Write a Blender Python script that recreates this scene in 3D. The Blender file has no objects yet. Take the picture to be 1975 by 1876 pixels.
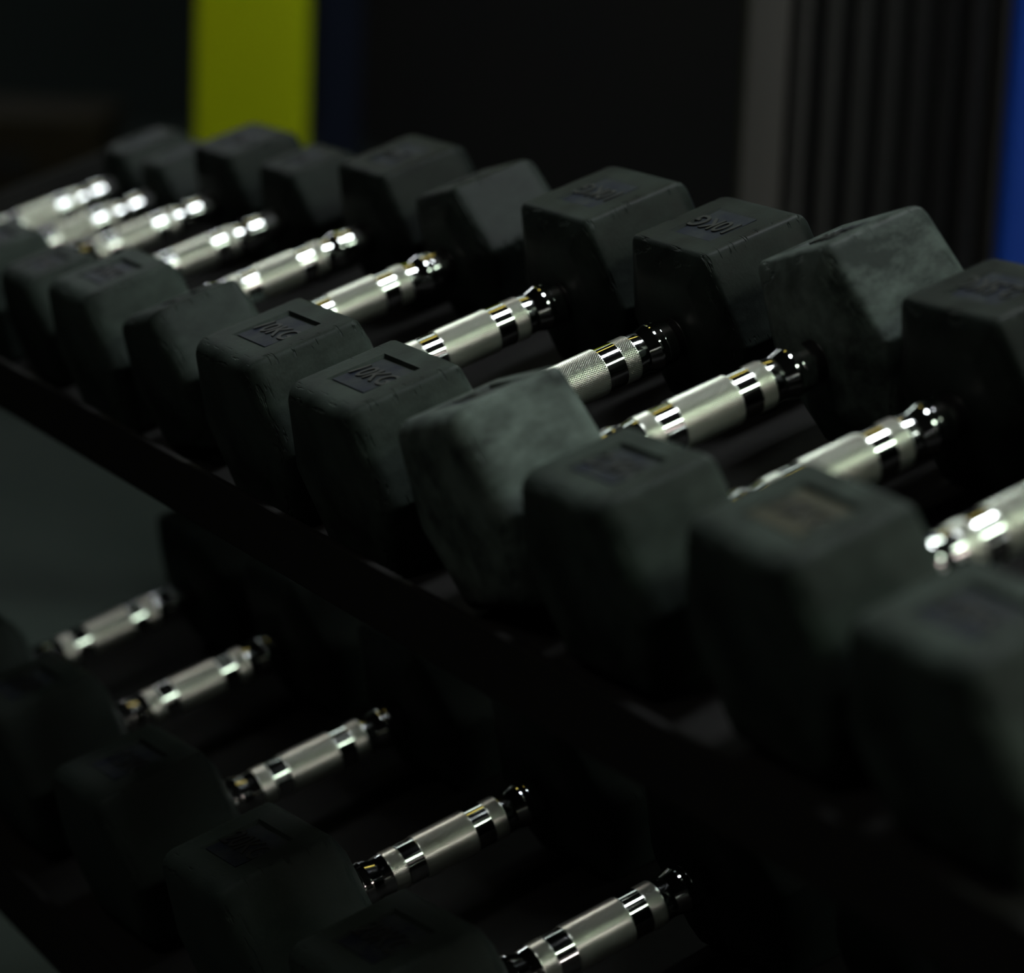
import bpy, bmesh, math, random
from mathutils import Vector, Matrix

# ---------------------------------------------------------------- units
U = 0.00115                 # one modelling unit in metres
FLOOR = -650.0              # floor height in modelling units (origin = handle centre of the first 10 kg dumbbell)
TILT = 0.33157              # slope of the shelves towards the viewer
def W(x, y, z): return Vector((x * U, y * U, (z - FLOOR) * U))
AX = Vector((1, 0, 0))
AY = Vector((0, math.cos(TILT), math.sin(TILT)))      # dumbbell axis
AN = Vector((0, -math.sin(TILT), math.cos(TILT)))     # shelf normal
def S(x, n, y):                                        # shelf coordinates -> world
    v = AX * x + AN * n + AY * y
    return W(v.x, v.y, v.z)

scene = bpy.context.scene
col = scene.collection

# ---------------------------------------------------------------- camera
F_PX, YAW, PITCH, ROLL = 5702.41, 1.05894, 0.23199, 0.04047
fw = Vector((-math.sin(YAW) * math.cos(PITCH), math.cos(YAW) * math.cos(PITCH), -math.sin(PITCH)))
rt = Vector((math.cos(YAW), math.sin(YAW), 0)); up = rt.cross(fw)
r2 = rt * math.cos(ROLL) + up * math.sin(ROLL); u2 = -rt * math.sin(ROLL) + up * math.cos(ROLL)
cam_d = bpy.data.cameras.new('camera'); cam = bpy.data.objects.new('camera', cam_d); col.objects.link(cam)
CAM = Vector((1452.85, -782.22, 306.01))
m = Matrix((r2, u2, -fw)).transposed().to_4x4(); m.translation = W(*CAM)
cam.matrix_world = m
cam_d.sensor_width = 36; cam_d.sensor_fit = 'HORIZONTAL'; cam_d.lens = F_PX / 1975 * 36
cam_d.clip_start = 0.05; cam_d.clip_end = 100
cam_d.dof.use_dof = True; cam_d.dof.focus_distance = 1570 * U
cam_d.dof.aperture_fstop = (cam_d.lens / 1000) / (25 * U)
cam_d.dof.aperture_blades = 0
scene.camera = cam
def ray(px, py):
    return (r2 * ((px - 987.5) / F_PX) - u2 * ((py - 938) / F_PX) + fw)

# ---------------------------------------------------------------- world, exposure
scene.view_settings.view_transform = 'Standard'; scene.view_settings.look = 'None'
scene.view_settings.exposure = 0.5; scene.view_settings.gamma = 1.0; scene.view_settings.use_curve_mapping = False
wd = bpy.data.worlds.new('world'); scene.world = wd; wd.use_nodes = True
wd.node_tree.nodes['Background'].inputs[0].default_value = (0.8, 1.0, 0.95, 1)
wd.node_tree.nodes['Background'].inputs[1].default_value = 0.0008
scene.cycles.use_denoising = True
scene.cycles.max_bounces = 5
scene.cycles.sample_clamp_indirect = 6

# ---------------------------------------------------------------- materials
def mat(name, colr, rough=0.5, metal=0.0, spec=0.5, noise=None, bump=None, emit=None):
    mt = bpy.data.materials.new(name); mt.use_nodes = True
    nt = mt.node_tree; b = nt.nodes['Principled BSDF']
    b.inputs['Base Color'].default_value = (*colr, 1); b.inputs['Roughness'].default_value = rough
    b.inputs['Metallic'].default_value = metal; b.inputs['Specular IOR Level'].default_value = spec
    tc = None
    if noise or bump:
        tc = nt.nodes.new('ShaderNodeTexCoord')
    if noise:
        sc, amt, col2 = noise
        n = nt.nodes.new('ShaderNodeTexNoise'); n.inputs['Scale'].default_value = sc; n.inputs['Detail'].default_value = 6
        n.inputs['Roughness'].default_value = 0.65
        nt.links.new(tc.outputs['Object'], n.inputs['Vector'])
        rp = nt.nodes.new('ShaderNodeValToRGB'); rp.color_ramp.elements[0].position = 0.5 - amt; rp.color_ramp.elements[1].position = 0.5 + amt
        rp.color_ramp.elements[0].color = (*colr, 1); rp.color_ramp.elements[1].color = (*col2, 1)
        nt.links.new(n.outputs['Fac'], rp.inputs['Fac']); nt.links.new(rp.outputs['Color'], b.inputs['Base Color'])
    if bump:
        sc, dist = bump
        n2 = nt.nodes.new('ShaderNodeTexNoise'); n2.inputs['Scale'].default_value = sc; n2.inputs['Detail'].default_value = 3
        nt.links.new(tc.outputs['Object'], n2.inputs['Vector'])
        bp = nt.nodes.new('ShaderNodeBump'); bp.inputs['Strength'].default_value = 0.6; bp.inputs['Distance'].default_value = dist
        nt.links.new(n2.outputs['Fac'], bp.inputs['Height']); nt.links.new(bp.outputs['Normal'], b.inputs['Normal'])
    if emit:
        b.inputs['Emission Color'].default_value = (*emit[0], 1); b.inputs['Emission Strength'].default_value = emit[1]
    return mt

def rubber_mat(name, dark, dust, amt, scale, rough=0.55):
    """hex-head rubber: dark base, chalky dust patches, small cracks and grain as relief"""
    mt = mat(name, dark, rough, 0, 0.13)
    nt = mt.node_tree; b = nt.nodes['Principled BSDF']
    tc = nt.nodes.new('ShaderNodeTexCoord')
    mp = nt.nodes.new('ShaderNodeMapping'); mp.inputs['Scale'].default_value = (1.0, 0.55, 1.0)
    nt.links.new(tc.outputs['Object'], mp.inputs['Vector'])
    n = nt.nodes.new('ShaderNodeTexNoise'); n.inputs['Scale'].default_value = scale; n.inputs['Detail'].default_value = 6; n.inputs['Roughness'].default_value = 0.7
    nt.links.new(mp.outputs['Vector'], n.inputs['Vector'])
    rp = nt.nodes.new('ShaderNodeValToRGB'); rp.color_ramp.elements[0].position = 0.5 - amt; rp.color_ramp.elements[1].position = 0.5 + amt
    rp.color_ramp.elements[0].color = (*dark, 1); rp.color_ramp.elements[1].color = (*dust, 1)
    nt.links.new(n.outputs['Fac'], rp.inputs['Fac'])
    oi = nt.nodes.new('ShaderNodeObjectInfo'); om = nt.nodes.new('ShaderNodeMapRange'); om.inputs['To Min'].default_value = 0.72; om.inputs['To Max'].default_value = 1.22
    nt.links.new(oi.outputs['Random'], om.inputs['Value'])
    vm = nt.nodes.new('ShaderNodeVectorMath'); vm.operation = 'SCALE'
    nt.links.new(rp.outputs['Color'], vm.inputs[0]); nt.links.new(om.outputs['Result'], vm.inputs['Scale']); nt.links.new(vm.outputs[0], b.inputs['Base Color'])
    rr = nt.nodes.new('ShaderNodeMapRange'); rr.inputs['To Min'].default_value = rough - 0.12; rr.inputs['To Max'].default_value = rough + 0.15
    nt.links.new(n.outputs['Fac'], rr.inputs['Value']); nt.links.new(rr.outputs['Result'], b.inputs['Roughness'])
    g = nt.nodes.new('ShaderNodeTexNoise'); g.inputs['Scale'].default_value = 420; g.inputs['Detail'].default_value = 2
    nt.links.new(tc.outputs['Object'], g.inputs['Vector'])
    ad = nt.nodes.new('ShaderNodeMath'); ad.operation = 'MULTIPLY_ADD'; ad.inputs[1].default_value = 0.25
    ad.inputs[2].default_value = 1.0; nt.links.new(g.outputs['Fac'], ad.inputs[0])
    # nicks and chips along the worn edges
    at_ = nt.nodes.new('ShaderNodeAttribute'); at_.attribute_name = 'wear'
    m2 = nt.nodes.new('ShaderNodeMapping'); m2.inputs['Scale'].default_value = (60, 330, 60)
    nt.links.new(tc.outputs['Object'], m2.inputs['Vector'])
    n4 = nt.nodes.new('ShaderNodeTexNoise'); n4.inputs['Scale'].default_value = 1.0; n4.inputs['Detail'].default_value = 3
    nt.links.new(m2.outputs['Vector'], n4.inputs['Vector'])
    nk = nt.nodes.new('ShaderNodeMapRange'); nk.inputs['From Min'].default_value = 0.58; nk.inputs['From Max'].default_value = 0.66
    nt.links.new(n4.outputs['Fac'], nk.inputs['Value'])
    pw = nt.nodes.new('ShaderNodeMath'); pw.operation = 'POWER'; pw.inputs[1].default_value = 1.5; nt.links.new(at_.outputs['Fac'], pw.inputs[0])
    nm = nt.nodes.new('ShaderNodeMath'); nm.operation = 'MULTIPLY'; nt.links.new(nk.outputs['Result'], nm.inputs[0]); nt.links.new(pw.outputs[0], nm.inputs[1])
    sb = nt.nodes.new('ShaderNodeMath'); sb.operation = 'MULTIPLY_ADD'; sb.inputs[1].default_value = -2.2
    nt.links.new(nm.outputs[0], sb.inputs[0]); nt.links.new(ad.outputs[0], sb.inputs[2])
    bp = nt.nodes.new('ShaderNodeBump'); bp.inputs['Strength'].default_value = 0.7; bp.inputs['Distance'].default_value = 0.0009
    nt.links.new(sb.outputs[0], bp.inputs['Height']); nt.links.new(bp.outputs['Normal'], b.inputs['Normal'])
    return mt

M = {}
M['rubber_far'] = rubber_mat('black_rubber', (0.0042, 0.0058, 0.0049), (0.0176, 0.0235, 0.0198), 0.14, 26, 0.5)  # weaker light on the far heads painted in as darker rubber
M['rubber_near'] = rubber_mat('lit_worn_rubber', (0.0105, 0.0145, 0.0122), (0.0370, 0.0492, 0.0415), 0.13, 26)  # same rubber, lightened to paint in stronger light on the near heads
M['lower_far'] = M['lower_near'] = rubber_mat('lit_lower_rubber', (0.0128, 0.0178, 0.0149), (0.0272, 0.0360, 0.0304), 0.22, 26)  # lower-shelf copy, lightened to paint in side light on the rear heads
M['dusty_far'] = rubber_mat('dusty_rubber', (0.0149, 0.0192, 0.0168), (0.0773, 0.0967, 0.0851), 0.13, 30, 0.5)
M['dusty_near'] = rubber_mat('chalky_rubber', (0.0164, 0.0211, 0.0186), (0.0942, 0.1178, 0.1036), 0.13, 30, 0.5)  # real chalk dust, with stronger near-end light painted in as a lighter tone
M['plate'] = mat('navy_plate', (0.0071, 0.00994, 0.01988), 0.55, 0, 0.14, noise=(60, 0.12, (0.0240, 0.0282, 0.0300)), bump=(200, 0.0004))
M['plate_olive'] = mat('olive_plate', (0.0213, 0.0213, 0.00994), 0.5, 0, 0.4, noise=(60, 0.15, (0.03195, 0.02982, 0.01562)), bump=(200, 0.0004))
M['marking'] = mat('marking_rubber', (0.01136, 0.01207, 0.01207), 0.5, 0, 0.4, bump=(300, 0.0003))
M['chrome'] = mat('chrome', (0.80, 0.81, 0.80), 0.07, 1.0, bump=(60, 0.00004))
M['knurl'] = mat('knurled_chrome', (0.88, 0.89, 0.82), 0.30, 1.0, noise=(70, 0.25, (0.80, 0.81, 0.73)))
M['collar'] = mat('collar_rubber', (0.0142, 0.0142, 0.0142), 0.4, 0, 0.5, bump=(300, 0.0003))
M['black_steel'] = mat('black_powder_coat', (0.014, 0.0135, 0.013), 0.85, 0, 0.06, noise=(90, 0.2, (0.018, 0.0175, 0.0165)), bump=(900, 0.0001))
M['floor'] = mat('rubber_floor', (0.030, 0.040, 0.036), 0.85, 0, 0.1, noise=(3.0, 0.25, (0.041, 0.050, 0.045)), bump=(200, 0.0006))
M['wall'] = mat('dark_wall', (0.0221, 0.02125, 0.01955), 0.9, 0, 0.1, noise=(2.0, 0.25, (0.0187, 0.0187, 0.0187)))
M['wall_dark'] = mat('darker_wall', (0.0176, 0.0231, 0.022), 0.9, 0, 0.1, noise=(2.0, 0.25, (0.0143, 0.0187, 0.0176)))
M['ceiling'] = mat('dark_ceiling', (0.032, 0.032, 0.032), 0.9, 0, 0.1, noise=(2.0, 0.25, (0.036, 0.036, 0.036)))
M['yellow'] = mat('yellow_paint', (0.3976, 0.4757, 0.00142), 0.5, 0, 0.2, noise=(6, 0.3, (0.426, 0.4615, 0.00142)))
M['blue'] = mat('blue_vinyl', (0.0071, 0.0355, 0.2414), 0.35, 0, 0.5, noise=(8, 0.3, (0.00852, 0.0426, 0.2698)))
M['navy'] = mat('navy_paint', (0.00426, 0.00639, 0.01562), 0.8, 0, 0.1, noise=(8, 0.3, (0.00497, 0.00781, 0.01846)))
M['grey_post'] = mat('grey_paint', (0.04402, 0.04118, 0.03692), 0.6, 0, 0.3, noise=(5, 0.3, (0.04828, 0.04544, 0.04118)))
M['slat'] = mat('dark_slat', (0.0227, 0.0216, 0.0204), 0.6, 0, 0.2, noise=(5, 0.3, (0.0273, 0.0261, 0.0239)))
M['wood'] = mat('brown_plywood', (0.014, 0.011, 0.005), 0.8, 0, 0.1, noise=(5, 0.3, (0.017, 0.013, 0.006)))

# ---------------------------------------------------------------- helpers
def finish(me, sharp=35):
    me.shade_smooth(); me.set_sharp_from_angle(angle=math.radians(sharp))
def link(name, me, mt, parent=None, loc=(0, 0, 0)):
    o = bpy.data.objects.new(name, me); col.objects.link(o)
    if mt is not None and len(me.materials) == 0: me.materials.append(mt)
    o.location = loc
    if parent is not None: o.parent = parent
    return o
def empty(name, loc, rot=None):
    o = bpy.data.objects.new(name, None); col.objects.link(o); o.empty_display_size = 0.05
    if rot is not None:
        mm = rot.to_4x4(); mm.translation = loc; o.matrix_world = mm
    else: o.location = loc
    return o
def tag(o, label=None, cat=None, group=None, kind=None):
    if label: o['label'] = label
    if cat: o['category'] = cat
    if group: o['group'] = group
    if kind: o['kind'] = kind
    return o
def prism(pts8, name, bevel=0.0, seg=2):
    """box from 8 points (bottom 4 ccw, top 4 ccw)"""
    bm = bmesh.new(); v = [bm.verts.new(p) for p in pts8]
    for f in ((3, 2, 1, 0), (4, 5, 6, 7), (0, 1, 5, 4), (1, 2, 6, 5), (2, 3, 7, 6), (3, 0, 4, 7)):
        bm.faces.new([v[i] for i in f])
    bmesh.ops.recalc_face_normals(bm, faces=bm.faces)
    if bevel:
        bmesh.ops.bevel(bm, geom=bm.edges[:], offset=bevel, segments=seg, affect='EDGES', profile=0.6)
    me = bpy.data.meshes.new(name); bm.to_mesh(me); bm.free(); finish(me); return me
def boxw(x0, x1, y0, y1, z0, z1, name, bevel=0.0, seg=2):
    P = [W(x0, y0, z0), W(x1, y0, z0), W(x1, y1, z0), W(x0, y1, z0), W(x0, y0, z1), W(x1, y0, z1), W(x1, y1, z1), W(x0, y1, z1)]
    return prism(P, name, bevel * U, seg)
def lathe(profile, name, seg=96, close=True):
    """profile [(y, r)] about local Y, in modelling units"""
    vs, fs = [], []
    n = len(profile)
    for (y, r) in profile:
        for k in range(seg):
            a = 2 * math.pi * k / seg; vs.append((r * math.cos(a) * U, y * U, r * math.sin(a) * U))
    for i in range(n - 1):
        for k in range(seg):
            k2 = (k + 1) % seg
            fs.append((i * seg + k, (i + 1) * seg + k, (i + 1) * seg + k2, i * seg + k2))
    if close:
        fs.append(tuple(range(seg - 1, -1, -1))[::-1]); fs.append(tuple(range((n - 1) * seg, n * seg))[::-1])
    me = bpy.data.meshes.new(name); me.from_pydata(vs, [], fs); me.update()
    bm = bmesh.new(); bm.from_mesh(me); bmesh.ops.recalc_face_normals(bm, faces=bm.faces); bm.to_mesh(me); bm.free()
    finish(me, 7); return me

def knurl(y0, y1, r, name, cell=0.70, depth=0.40, aspect=1.2):
    """cylinder band cut into rows of small pyramids (diamond knurling), real geometry"""
    seg = int(round(2 * math.pi * r / cell / 2)) * 2
    ny = max(4, int(round((y1 - y0) / (cell * aspect))))
    vs, fs = [], []
    for j in range(ny + 1):
        y = y0 + (y1 - y0) * j / ny
        for i in range(seg):
            a = 2 * math.pi * i / seg
            rr = r if ((i + j) % 2 and 0 < j < ny) else r - depth
            vs.append((rr * math.cos(a) * U, y * U, rr * math.sin(a) * U))
    for j in range(ny):
        for i in range(seg):
            i2 = (i + 1) % seg
            a, b, c, d = j * seg + i, j * seg + i2, (j + 1) * seg + i2, (j + 1) * seg + i
            if (i + j) % 2 == 0: fs += [(a, c, b), (a, d, c)]        # split along the valley
            else: fs += [(a, d, b), (b, d, c)]
    n0 = len(vs)
    for (y, row, flip) in ((y0, 0, False), (y1, ny, True)):          # closed ends
        b0 = len(vs)
        for i in range(seg):
            a = 2 * math.pi * i / seg; vs.append(((r - 1.4) * math.cos(a) * U, y * U, (r - 1.4) * math.sin(a) * U))
        for i in range(seg):
            i2 = (i + 1) % seg; q = (row * seg + i, row * seg + i2, b0 + i2, b0 + i)
            fs.append(q[::-1] if flip else q)
    me = bpy.data.meshes.new(name); me.from_pydata(vs, [], fs); me.update(); return me

# ---------------------------------------------------------------- the room
struct = lambda o: tag(o, kind='structure')
RX0, RX1, RY0, RY1, CZ = -6200, 5600, -3000, 2700, 1790
floor = struct(link('floor', boxw(RX0, RX1, RY0, RY1, FLOOR - 60, FLOOR, 'floor'), M['floor'])); tag(floor, 'dark greenish rubber gym floor')
ceil = struct(link('ceiling', boxw(RX0, RX1, RY0, RY1, CZ, CZ + 60, 'ceiling'), M['ceiling'])); tag(ceil, 'dark unlit ceiling')
struct(link('wall_back', boxw(RX0, RX1, RY1, RY1 + 60, FLOOR, CZ, 'wall_back'), M['wall']))
struct(link('wall_left', boxw(RX0 - 60, RX0, RY0, RY1, FLOOR, CZ, 'wall_left'), M['wall_dark']))
struct(link('wall_right', boxw(RX1, RX1 + 60, RY0, RY1, FLOOR, CZ, 'wall_right'), M['wall']))
struct(link('wall_front', boxw(RX0, RX1, RY0 - 60, RY0, FLOOR, CZ, 'wall_front'), M['wall']))

# frosted window in the wall at the near end
wn = empty('window_1', W(RX1, 2030, -150)); tag(wn, kind='structure')
def wpart(name, y0, y1, z0, z1, x0, x1, mt):
    me = boxw(x0, x1, y0, y1, z0, z1, name, 2)
    for v in me.vertices: v.co -= W(RX1, 2030, -150)
    return link(name, me, mt, wn)
GL = mat('frosted_glass', (0.6, 0.6, 0.6), 0.5, emit=((1.0, 0.90, 0.86), 5.0))
for k in range(2):
    wpart('window_pane', 1720 + k * 320, 2020 + k * 320, -560, 1350, RX1 - 14, RX1 - 8, GL)
for (y0, y1) in ((1690, 1720), (2020, 2040), (2340, 2370)): wpart('window_frame', y0, y1, -590, 1380, RX1 - 22, RX1 - 1, M['grey_post'])
for (z0, z1) in ((-590, -560), (1350, 1380)): wpart('window_frame', 1720, 2340, z0, z1, RX1 - 22, RX1 - 1, M['grey_post'])

# ceiling lamps (with the window the only light in the hall): a row of strip fixtures above the rack, plus one added fill in front
def ceiling_lamp(x, y, wx, wy, colr, strength, label):
    e = empty('ceiling_lamp', W(x, y, CZ)); tag(e, label, 'ceiling lamp', 'strip lamps in a row on the ceiling')
    inv = Vector(W(x, y, CZ))
    def loc(me):
        for v in me.vertices: v.co -= inv
        return me
    t = 14
    link('housing', loc(boxw(x - wx / 2 - t, x + wx / 2 + t, y - wy / 2 - t, y + wy / 2 + t, CZ - 30, CZ - 1, 'housing', 4)), M['grey_post'], e)
    d = mat('lamp_diffuser', (0.8, 0.8, 0.8), 0.5, emit=(colr, strength))
    link('diffuser', loc(boxw(x - wx / 2, x + wx / 2, y - wy / 2, y + wy / 2, CZ - 36, CZ - 30.5, 'diffuser', 1)), d, e)
ceiling_lamp(330, 460, 330, 900, (0.90, 0.97, 1.0), 16, 'cool white strip lamp on the ceiling directly above the rack')
ceiling_lamp(2300, 620, 500, 1240, (0.82, 1.0, 0.80), 8, 'greenish white strip lamp on the ceiling behind the viewer')
ceiling_lamp(4700, 900, 560, 1500, (1.0, 0.84, 0.78), 6, 'pinkish strip lamp at the near end of the ceiling')
ceiling_lamp(-900, 450, 120, 900, (1.0, 0.80, 0.16), 1.6, 'dim amber strip lamp on the ceiling past the overhead lamp')
ceiling_lamp(-2000, 500, 330, 900, (0.86, 1.0, 0.94), 2.4, 'strip lamp on the ceiling over the far floor')
ceiling_lamp(-4700, 650, 400, 800, (0.92, 0.97, 1.0), 10, 'cool white strip lamp at the far end of the ceiling')
ceiling_lamp(2600, 1750, 500, 900, (0.90, 1.0, 0.90), 9, 'strip lamp in the rear row of the ceiling near the window')
ceiling_lamp(-700, 1600, 330, 900, (0.86, 1.0, 0.90), 11, 'strip lamp in the rear row of the ceiling behind the rack')

ceiling_lamp(700, -1900, 330, 900, (1.0, 0.96, 0.88), 4.5, 'added unseen warm fill lamp over the aisle in front of the rack')  # added fill without a known fixture, lifts front faces and shelf lips

# ---------------------------------------------------------------- dumbbells
def inset_poly(pts, d):
    n = len(pts); out = []
    for i in range(n):
        p0, p1, p2 = Vector(pts[i - 1]), Vector(pts[i]), Vector(pts[(i + 1) % n])
        e1 = (p1 - p0).normalized(); e2 = (p2 - p1).normalized()
        n1 = Vector((e1.y, -e1.x)); n2 = Vector((e2.y, -e2.x))      # inward for clockwise polygon
        k = d / (1 + n1.dot(n2)); out.append(p1 + (n1 + n2) * k)
    return out
def fillet(pts, r, seg, flank=0):
    n = len(pts); out = []
    for i in range(n):
        p0, p1, p2 = Vector(pts[i - 1]), Vector(pts[i]), Vector(pts[(i + 1) % n])
        a = (p0 - p1).normalized(); b = (p2 - p1).normalized()
        ang = a.angle(b); t = r / math.tan(ang / 2)
        s, e_ = p1 + a * t, p1 + b * t
        c = p1 + (a + b).normalized() * (r / math.sin(ang / 2))
        v0, v1 = s - c, e_ - c
        tot = v0.angle(v1)
        cr = v0.x * v1.y - v0.y * v1.x; sg = 1 if cr > 0 else -1
        if flank: out.append(s + a * flank)
        for k in range(seg + 1):
            th = sg * tot * k / seg; out.append(c + Vector((v0.x * math.cos(th) - v0.y * math.sin(th), v0.x * math.sin(th) + v0.y * math.cos(th))))
        if flank: out.append(e_ + b * flank)
    return out

CS = 4
def head_mesh(a, ab, w1, w2, Lg, Lh, sgn, name, recess=True):
    """one hexagonal head; sgn +1 = far end, -1 = near end. returns mesh and recess frame"""
    hexa = [(-w1, a), (w1, a), (w2, 0), (w1, -ab), (-w1, -ab), (-w2, 0)]    # clockwise, starts top left
    R = 4.2
    st = [(-6.6, 19, 3), (-6.0, 16.5, 3), (1.0, 2.2, 4), (2.6, 0.5, 4.6), (4.5, 0, R), (8, 0, R),
          (Lh - 13.5, 0, R), (Lh - 10.5, 0, R), (Lh - 7, 0.8, R), (Lh - 3.6, 2.7, R), (Lh - 1.3, 5.4, R), (Lh - 0.2, 9, R), (Lh, 14, R)]
    vs, fs, wear = [], [], []; NP = 6 * (CS + 3)
    for (t, ins, r) in st:
        for q, p in enumerate(fillet(inset_poly(hexa, ins) if ins else [Vector(q) for q in hexa], r, CS, 3.5)):
            vs.append((p.x, sgn * (Lg + t), p.y))
            rim_ = 1.0 if (Lh - 8 < t < Lh - 0.5 or 0.5 < t < 3) else 0.0
            cor_ = 1.0 if (0 < q % (CS + 3) < CS + 2 and ins < 8) else 0.0
            wear.append(max(rim_, cor_))
    ia, ib = 5, 6
    for i in range(len(st) - 1):
        for k in range(NP):
            if recess and i == ia and k == CS + 2: continue
            k2 = (k + 1) % NP
            fs.append((i * NP + k, i * NP + k2, (i + 1) * NP + k2, (i + 1) * NP + k))
    fs.append(tuple(range(NP))); fs.append(tuple(range((len(st) - 1) * NP, len(st) * NP))[::-1])
    fr = None
    if recess:
        A_, B_, C_, D_ = ia * NP + CS + 2, ia * NP + CS + 3, ib * NP + CS + 3, ib * NP + CS + 2
        cyc = Lg + (4.5 + Lh - 7) / 2 - 0.5
        hl = 0.31 * (Lh - 14); hw = 0.56 * w1; dep = 2.3
        base = len(vs)
        rim = [(-hw, cyc - hl), (hw, cyc - hl), (hw, cyc + hl), (-hw, cyc + hl)]
        for (x, y) in rim: vs.append((x, sgn * y, a))
        for q, (x, y) in enumerate(rim):
            yy = y + (1.0 if q < 2 else -2.0); vs.append((x * 0.95, sgn * yy, a - (dep if q < 2 else dep * 0.45)))
        r = [base + i for i in range(4)]; b = [base + 4 + i for i in range(4)]; o = [A_, B_, C_, D_]
        for i in range(4):
            j = (i + 1) % 4
            fs.append((o[i], o[j], r[j], r[i])); fs.append((r[i], r[j], b[j], b[i]))
        fs.append(tuple(b))
        fr = (cyc, hl, hw, a, dep)
    me = bpy.data.meshes.new(name); me.from_pydata([(x * U, y * U, z * U) for x, y, z in vs], [], fs); me.update()
    bm = bmesh.new(); bm.from_mesh(me); bmesh.ops.recalc_face_normals(bm, faces=bm.faces); bm.to_mesh(me); bm.free()
    at_ = me.attributes.new('wear', 'FLOAT', 'POINT')
    for i in range(len(me.vertices)): at_.data[i].value = wear[i] if i < len(wear) else 0.0
    finish(me, 40); return me, fr

def text_mesh(s, size, depth):
    cu = bpy.data.curves.new('marking', 'FONT'); cu.body = s; cu.size = size; cu.extrude = depth; cu.align_x = 'CENTER'; cu.align_y = 'CENTER'
    cu.shear = 0.15; cu.space_character = 1.0; cu.offset = size * 0.012; cu.bevel_depth = 0
    ob = bpy.data.objects.new('marking_tmp', cu); col.objects.link(ob)
    dg = bpy.context.evaluated_depsgraph_get(); dg.update()
    me = bpy.data.meshes.new_from_object(ob.evaluated_get(dg)); me.name = 'weight_marking'
    bpy.data.objects.remove(ob); bpy.data.curves.remove(cu); return me

SHAFT = [(0, 12.2), (17.3, 12.2), (17.3, 12.5), (28.4, 12.5), (28.6, 11.9), (37.7, 11.9), (37.8, 12.1), (41.5, 11.75), (44.3, 11.35),
         (50.9, 13.3), (51.9, 13.3), (55.5, 12.75), (55.6, 12.35), (56.0, 12.35), (56.1, 12.65), (61.8, 12.3), (62.8, 11.4)]
cache = {}
def handle_meshes(sc):
    key = ('handle', sc)
    if key in cache: return cache[key]
    half = [(y * sc, r * sc) for y, r in SHAFT]
    full = [(-y, r) for y, r in reversed(half[1:])] + half[1:]
    k = 17.2 * sc; r = 13.2 * sc
    cache[key] = (lathe(full, 'shaft'), knurl(-k, k, r, 'grip'), knurl(-4.5 * sc, 4.5 * sc, 12.7 * sc, 'knurled_ring'))
    return cache[key]

def dumbbell(x, n, y0, a, w1, w2, Lg, Lh, phi, sc, bottom, text, label, group, rub='rubber', plate='plate', recess=True):
    ab = max(a * 0.6, (n - bottom - w1 * math.sin(abs(phi))) / math.cos(phi))      # rests on the shelf
    rot = Matrix((AX, AY, AN)).transposed() @ Matrix.Rotation(-phi, 3, 'Y')
    ctr = S(x, n, y0); dz = ab * U
    base = ctr - rot @ Vector((0, 0, dz))
    e = empty('dumbbell', base, rot); tag(e, label, 'dumbbell', group)
    off = (0, 0, dz)
    sh, gr, rg = handle_meshes(sc)
    link('shaft', sh, M['chrome'], e, off)['label'] = 'polished chrome bar'
    link('grip', gr, M['knurl'], e, off)['label'] = 'knurled chrome centre grip'
    for s in (-1, 1):
        link('knurled_ring', rg, M['knurl'], e, (0, s * 33.15 * sc * U, dz))
    y1 = Lg - 5.0
    for s in (-1, 1):
        key = ('collar', sc, Lg)
        if key not in cache:
            cache[key] = lathe([(61.5 * sc, 9.5 * sc), (62.5 * sc, 10.6 * sc), (63.5 * sc, 10.8 * sc), (y1 - 2, 10.9 * sc), (y1, 12.0 * sc)], 'collar', 48)
        c = link('collar', cache[key], M['collar'], e, off)
        if s < 0: c.rotation_euler = (0, 0, math.pi)
    for s in (1, -1):
        me, fr = head_mesh(a, ab, w1, w2, Lg, Lh, s, 'head', recess)
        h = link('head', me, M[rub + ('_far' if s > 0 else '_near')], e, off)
        if fr:
            cyc, hl, hw, at, dep = fr
            P = []
            for zz in (0.12, 0.62):
                for (px_, py_, dd) in ((-1, -1, dep), (1, -1, dep), (1, 1, dep * .45), (-1, 1, dep * .45)):
                    P.append(Vector((px_ * hw * 0.88 * U, s * (cyc + py_ * (hl - 2.6)) * U, (at - dd + zz) * U)))
            link('label_plate', prism(P, 'label_plate'), M[plate], h)
            if text:
                key = ('text', text, round(hw, 1))
                if key not in cache:
                    tm = text_mesh(text, hw * 0.84 * U, 0.35 * U); cache[key] = tm
                t = link('weight_marking', cache[key], M['marking'], h)
                sl = math.atan2(dep * 0.55, 2 * (hl - 2.6))
                t.location = (0, s * (cyc + 0.5) * U, (at - dep * 0.72 + 1.1) * U)
                t.rotation_euler = (-sl if s < 0 else -sl, 0, 0) if s < 0 else (-sl, 0, math.pi)
                t['label'] = 'raised weight marking ' + text
    return e

def btop(x): return -50.4 + 0.024 * x
TOPG = 'hex dumbbells on the top shelf'; LOWG = 'hex dumbbells on the lower shelf'
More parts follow.
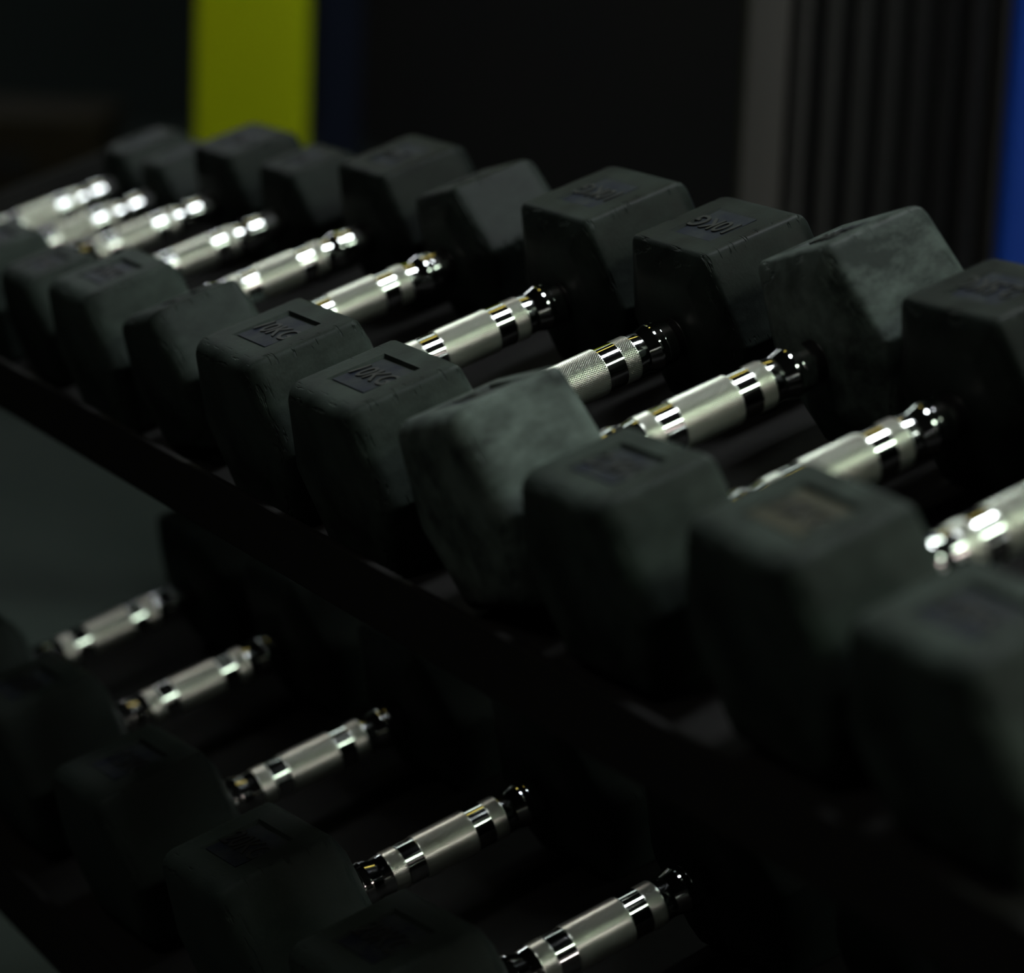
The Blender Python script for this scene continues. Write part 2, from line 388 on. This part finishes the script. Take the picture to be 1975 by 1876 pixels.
#      x     n     a    w1   w2   Lg    Lh   phi  sc   text     material  plate
TOP = [
 (-734, -38.5, 29, 20, 34, 72, 60, 0.00, 0.90, None, 'rubber', 'small dark hex dumbbell at the far left end of the top shelf'),
 (-655, -38.5, 29, 20, 34, 72, 58, 0.05, 0.90, None, 'rubber', 'small dark hex dumbbell second from the far left end of the top shelf'),
 (-518, -20, 39, 33, 46, 72, 60, 0.00, 0.84, '5KG', 'rubber', 'hex dumbbell in front of the yellow post, third from the top shelf far end'),
 (-409, -17, 36, 27, 43, 74, 54, 0.00, 0.85, '5KG', 'rubber', 'hex dumbbell fourth from the far end of the top shelf'),
 (-263, -5.5, 44.5, 33, 52, 74, 66, 0.00, 0.89, '7.5KG', 'rubber', 'hex dumbbell with dark navy weight plate, fifth from far end of top shelf'),
 (-147.5, -4.5, 44, 30.5, 51, 73.5, 62, 0.25, 0.96, '7.5KG', 'rubber', 'hex dumbbell rolled onto an edge left of the sharp 10KG dumbbells'),
 (-1.6, -1, 51, 37.5, 57, 72, 73, 0.00, 1.0, '10KG', 'rubber', 'sharp black hex dumbbell with 10KG marking, left of the one beside it in focus'),
 (119.7, -1.8, 50.5, 37, 57, 74, 71, 0.00, 1.0, '10KG', 'rubber', 'sharp black hex dumbbell with 10KG on a navy plate and chipped near edge'),
 (255.3, 11, 54, 36, 56, 76, 66, 0.30, 1.0, '12.5KG', 'dusty', 'dusty hex dumbbell rolled onto an edge showing a large pale side face'),
 (367, 5, 50.5, 37, 56, 77, 64, 0.03, 0.99, '12.5KG', 'rubber', 'out of focus hex dumbbell with blue tinted weight plate right of the pale dusty one'),
 (508, 17.5, 50.5, 36.5, 57, 72, 68, -0.03, 0.97, '15KG', 'rubber', 'blurred hex dumbbell with an olive weight plate, second nearest on the top shelf'),
 (626, 9, 50, 36.5, 57, 80, 64, 0.00, 0.97, '15KG', 'rubber', 'strongly blurred hex dumbbell nearest the viewer on the top shelf'),
]
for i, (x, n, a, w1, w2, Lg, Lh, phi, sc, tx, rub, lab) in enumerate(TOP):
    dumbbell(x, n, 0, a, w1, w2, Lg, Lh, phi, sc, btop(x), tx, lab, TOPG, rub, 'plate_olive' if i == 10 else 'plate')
YL = -130
def blow(x): return -296 + 0.038 * x
LOW = [
 (-450, -262.4, 52, 40, 62, 0.06, 0.97, 'dim hex dumbbell at the far left end of the lower shelf'),
 (-284.7, -254.2, 52, 42, 64, 0.10, 0.97, 'dim hex dumbbell second from the far end of the lower shelf'),
 (-104.4, -250.3, 53, 43, 66, 0.10, 0.98, 'dim hex dumbbell in the middle of the lower shelf'),
 (78.9, -239.5, 53, 44, 66, 0.11, 0.98, 'dim hex dumbbell second from the right on the lower shelf'),
 (253.1, -226.9, 53, 44, 66, 0.13, 0.98, 'dim hex dumbbell with sharply focused grip at the bottom edge of the photo'),
 (430, -218, 53, 44, 66, 0.08, 0.98, 'dark hex dumbbell on the lower shelf under the nearest blurred ones'),
]
for i, (x, n, a, w1, w2, phi, sc, lab) in enumerate(LOW):
    dumbbell(x, n, YL, a, w1, w2, 71, 74, phi, sc, blow(x), '17.5KG' if i < 3 else '20KG', lab, LOWG, 'lower')

# ---------------------------------------------------------------- the rack
rack = empty('dumbbell_rack', W(0, 60, FLOOR)); tag(rack, 'black steel dumbbell rack with two sloping shelves and raised front lips', 'rack')
RB = W(0, 60, FLOOR)
def rp(me, name, label=None):
    for v in me.vertices: v.co -= RB
    o = link(name, me, M['black_steel'], rack)
    if label: o['label'] = label
    return o
def slab(x0, x1, bfun, y0, y1, th, name):
    """flat strip following the shelf slope; y along the dumbbell axis"""
    P = []
    for dn in (-th, 0):
        for (x, y) in ((x0, y0), (x1, y0), (x1, y1), (x0, y1)): P.append(S(x, bfun(x) + dn, y))
    return prism(P, name, 1.0 * U, 2)
X0T, X1T = -815, 735
rp(boxw(X0T, X1T, -144, -138.5, -106, -74, 'shelf_lip', 1.6, 3), 'shelf_lip', 'raised front lip of the top shelf')
bt = lambda x: btop(x) - 1.0
rp(slab(X0T, X1T, bt, -157, -86, 5, 'support_rail'), 'support_rail')
rp(slab(X0T, X1T, bt, 4, 148, 5, 'shelf_tray'), 'shelf_tray')
rp(slab(X0T, X1T, lambda x: bt(x) - 5.2, 96, 142, 48, 'cross_beam'), 'cross_beam')
rp(slab(X0T, X1T, lambda x: bt(x) + 26, 148, 152, 34, 'rear_lip'), 'rear_lip')
# end plate that closes the far end of the top shelf
P = []
for (x) in (-822, -816):
    for (n, y) in ((-104, -150), (-104, 152), (-29, 152), (-29, -150)): P.append(S(x, n, y))
rp(prism(P, 'end_plate', 1.2 * U), 'end_plate')
P = []
for (x) in (738, 744):
    for (n, y) in ((-104, -150), (-104, 152), (-20, 152), (-20, -150)): P.append(S(x, n, y))
rp(prism(P, 'end_plate', 1.2 * U), 'end_plate')
X0L, X1L = -566, 735
rp(boxw(X0L, X1L, -184, -178.5, -413, -375, 'shelf_lip', 1.6, 3), 'shelf_lip', 'raised front lip of the lower shelf')
bl = lambda x: blow(x) - 1.0
rp(slab(X0L, X1L, bl, YL - 164, YL + 139, 5, 'shelf_tray'), 'shelf_tray')
for x in (-470, 700):
    rp(boxw(x - 25, x + 25, 150, 195, FLOOR + 45, -45, 'upright', 4), 'upright')
    rp(boxw(x - 25, x + 25, -190, 260, FLOOR, FLOOR + 45, 'foot', 4), 'foot')
    for (f, ya, yb, dn) in ((bt, -120, 94, 34), (bl, YL - 120, YL + 165, 45)):
        P = []
        for k in (-dn, -5.3):
            for (xx, yy) in ((x - 22, ya), (x + 22, ya), (x + 22, yb), (x - 22, yb)): P.append(S(xx, f(xx) + k, yy))
        rp(prism(P, 'shelf_bracket', 3 * U), 'shelf_bracket')

# ---------------------------------------------------------------- things behind the rack
def at(px, py, depth): return CAM + ray(px, py) * depth
def upright_box(px0, px1, depth, z0, z1, thick, name, bevel=3, seg=2, base=None):
    """vertical box whose visible face is square to the viewer; placed from its bearing and distance"""
    a = at(px0, 250, depth); b = at(px1, 250, depth)
    a = Vector((a.x, a.y)); b = Vector((b.x, b.y)); d = (b - a); nrm = Vector((-d.y, d.x)).normalized() * thick
    q = [a, b, b + nrm, a + nrm]
    P = [W(p.x, p.y, z0) for p in q] + [W(p.x, p.y, z1) for p in q]
    me = prism(P, name, bevel * U, seg)
    c = (a + b + nrm) / 2; c = W(c.x, c.y, z0)
    return me, c
def solo(name, me, c, mt):
    for v in me.vertices: v.co -= c
    return link(name, me, mt, None, c)
def child(name, me, c, mt, parent):
    for v in me.vertices: v.co -= c
    return link(name, me, mt, parent)

# yellow upright of a power rack
me, c = upright_box(374, 580, 3300, FLOOR + 14, CZ - 300, 125, 'post', 6, 3)
ye = empty('yellow_post', c - Vector((0, 0, 14 * U))); tag(ye, 'bright yellow painted steel post standing behind the far dumbbells', 'post')
c0 = c - Vector((0, 0, 14 * U))
child('post', me, c0, M['yellow'], ye)
me, _ = upright_box(330, 634, 3270, FLOOR, FLOOR + 14, 185, 'base_plate', 3); child('base_plate', me, c0, M['black_steel'], ye)
# navy post further back
me, c = upright_box(606, 690, 4300, FLOOR, 700, 60, 'navy_post', 5, 3)
tag(solo('navy_post', me, c, M['navy']), 'dark navy post just right of the yellow one', 'post')
# low brown plyometric box in the far left
me, c = upright_box(-160, 190, 4700, FLOOR, -235, 300, 'body', 6, 2)
pb = empty('plyometric_box', c); tag(pb, 'low brown wooden box far behind on the left', 'box')
child('body', me, c, M['wood'], pb)
me2, _ = upright_box(-40, 60, 4693, -330, -290, 8, 'hand_hole', 3, 3); child('hand_hole', me2, c, M['black_steel'], pb)

# ribbed partition with grey frame posts
D2 = 2500
me, c = upright_box(1432, 1512, D2, FLOOR, 900, 40, 'frame_post', 4, 2)
pt = empty('ribbed_partition', c); tag(pt, 'dark partition of vertical ribs between grey frame posts behind the rack', 'partition')
child('frame_post', me, c, M['grey_post'], pt)
me, _ = upright_box(1862, 1890, D2 - 4, FLOOR, 900, 40, 'frame_post', 4, 2); child('frame_post', me, c, M['grey_post'], pt)
me, _ = upright_box(1512, 1862, D2 + 26, FLOOR, 900, 8, 'back_panel', 1, 1); child('back_panel', me, c, M['wall'], pt)
for k in range(6):
    p0 = 1524 + k * 56.5
    me, _ = upright_box(p0, p0 + 30, D2 + 4, FLOOR, 900, 16, 'rib', 6, 4); child('rib', me, c, M['slat'], pt)
me, _ = upright_box(1422, 1900, D2 - 6, FLOOR, FLOOR + 30, 52, 'bottom_rail', 3, 2); child('bottom_rail', me, c, M['grey_post'], pt)
# blue pad on a grey post
me, c = upright_box(1938, 2230, 2350, FLOOR + 10, 900, 90, 'pad', 14, 4)
bp_ = empty('padded_column', c - Vector((0, 0, 10 * U))); tag(bp_, 'glossy blue padded column at the right edge of the photo', 'column')
c1 = c - Vector((0, 0, 10 * U))
child('pad', me, c1, M['blue'], bp_)
me, _ = upright_box(1922, 1940, 2365, FLOOR, 905, 60, 'edge_post', 2, 2); child('edge_post', me, c1, M['grey_post'], bp_)
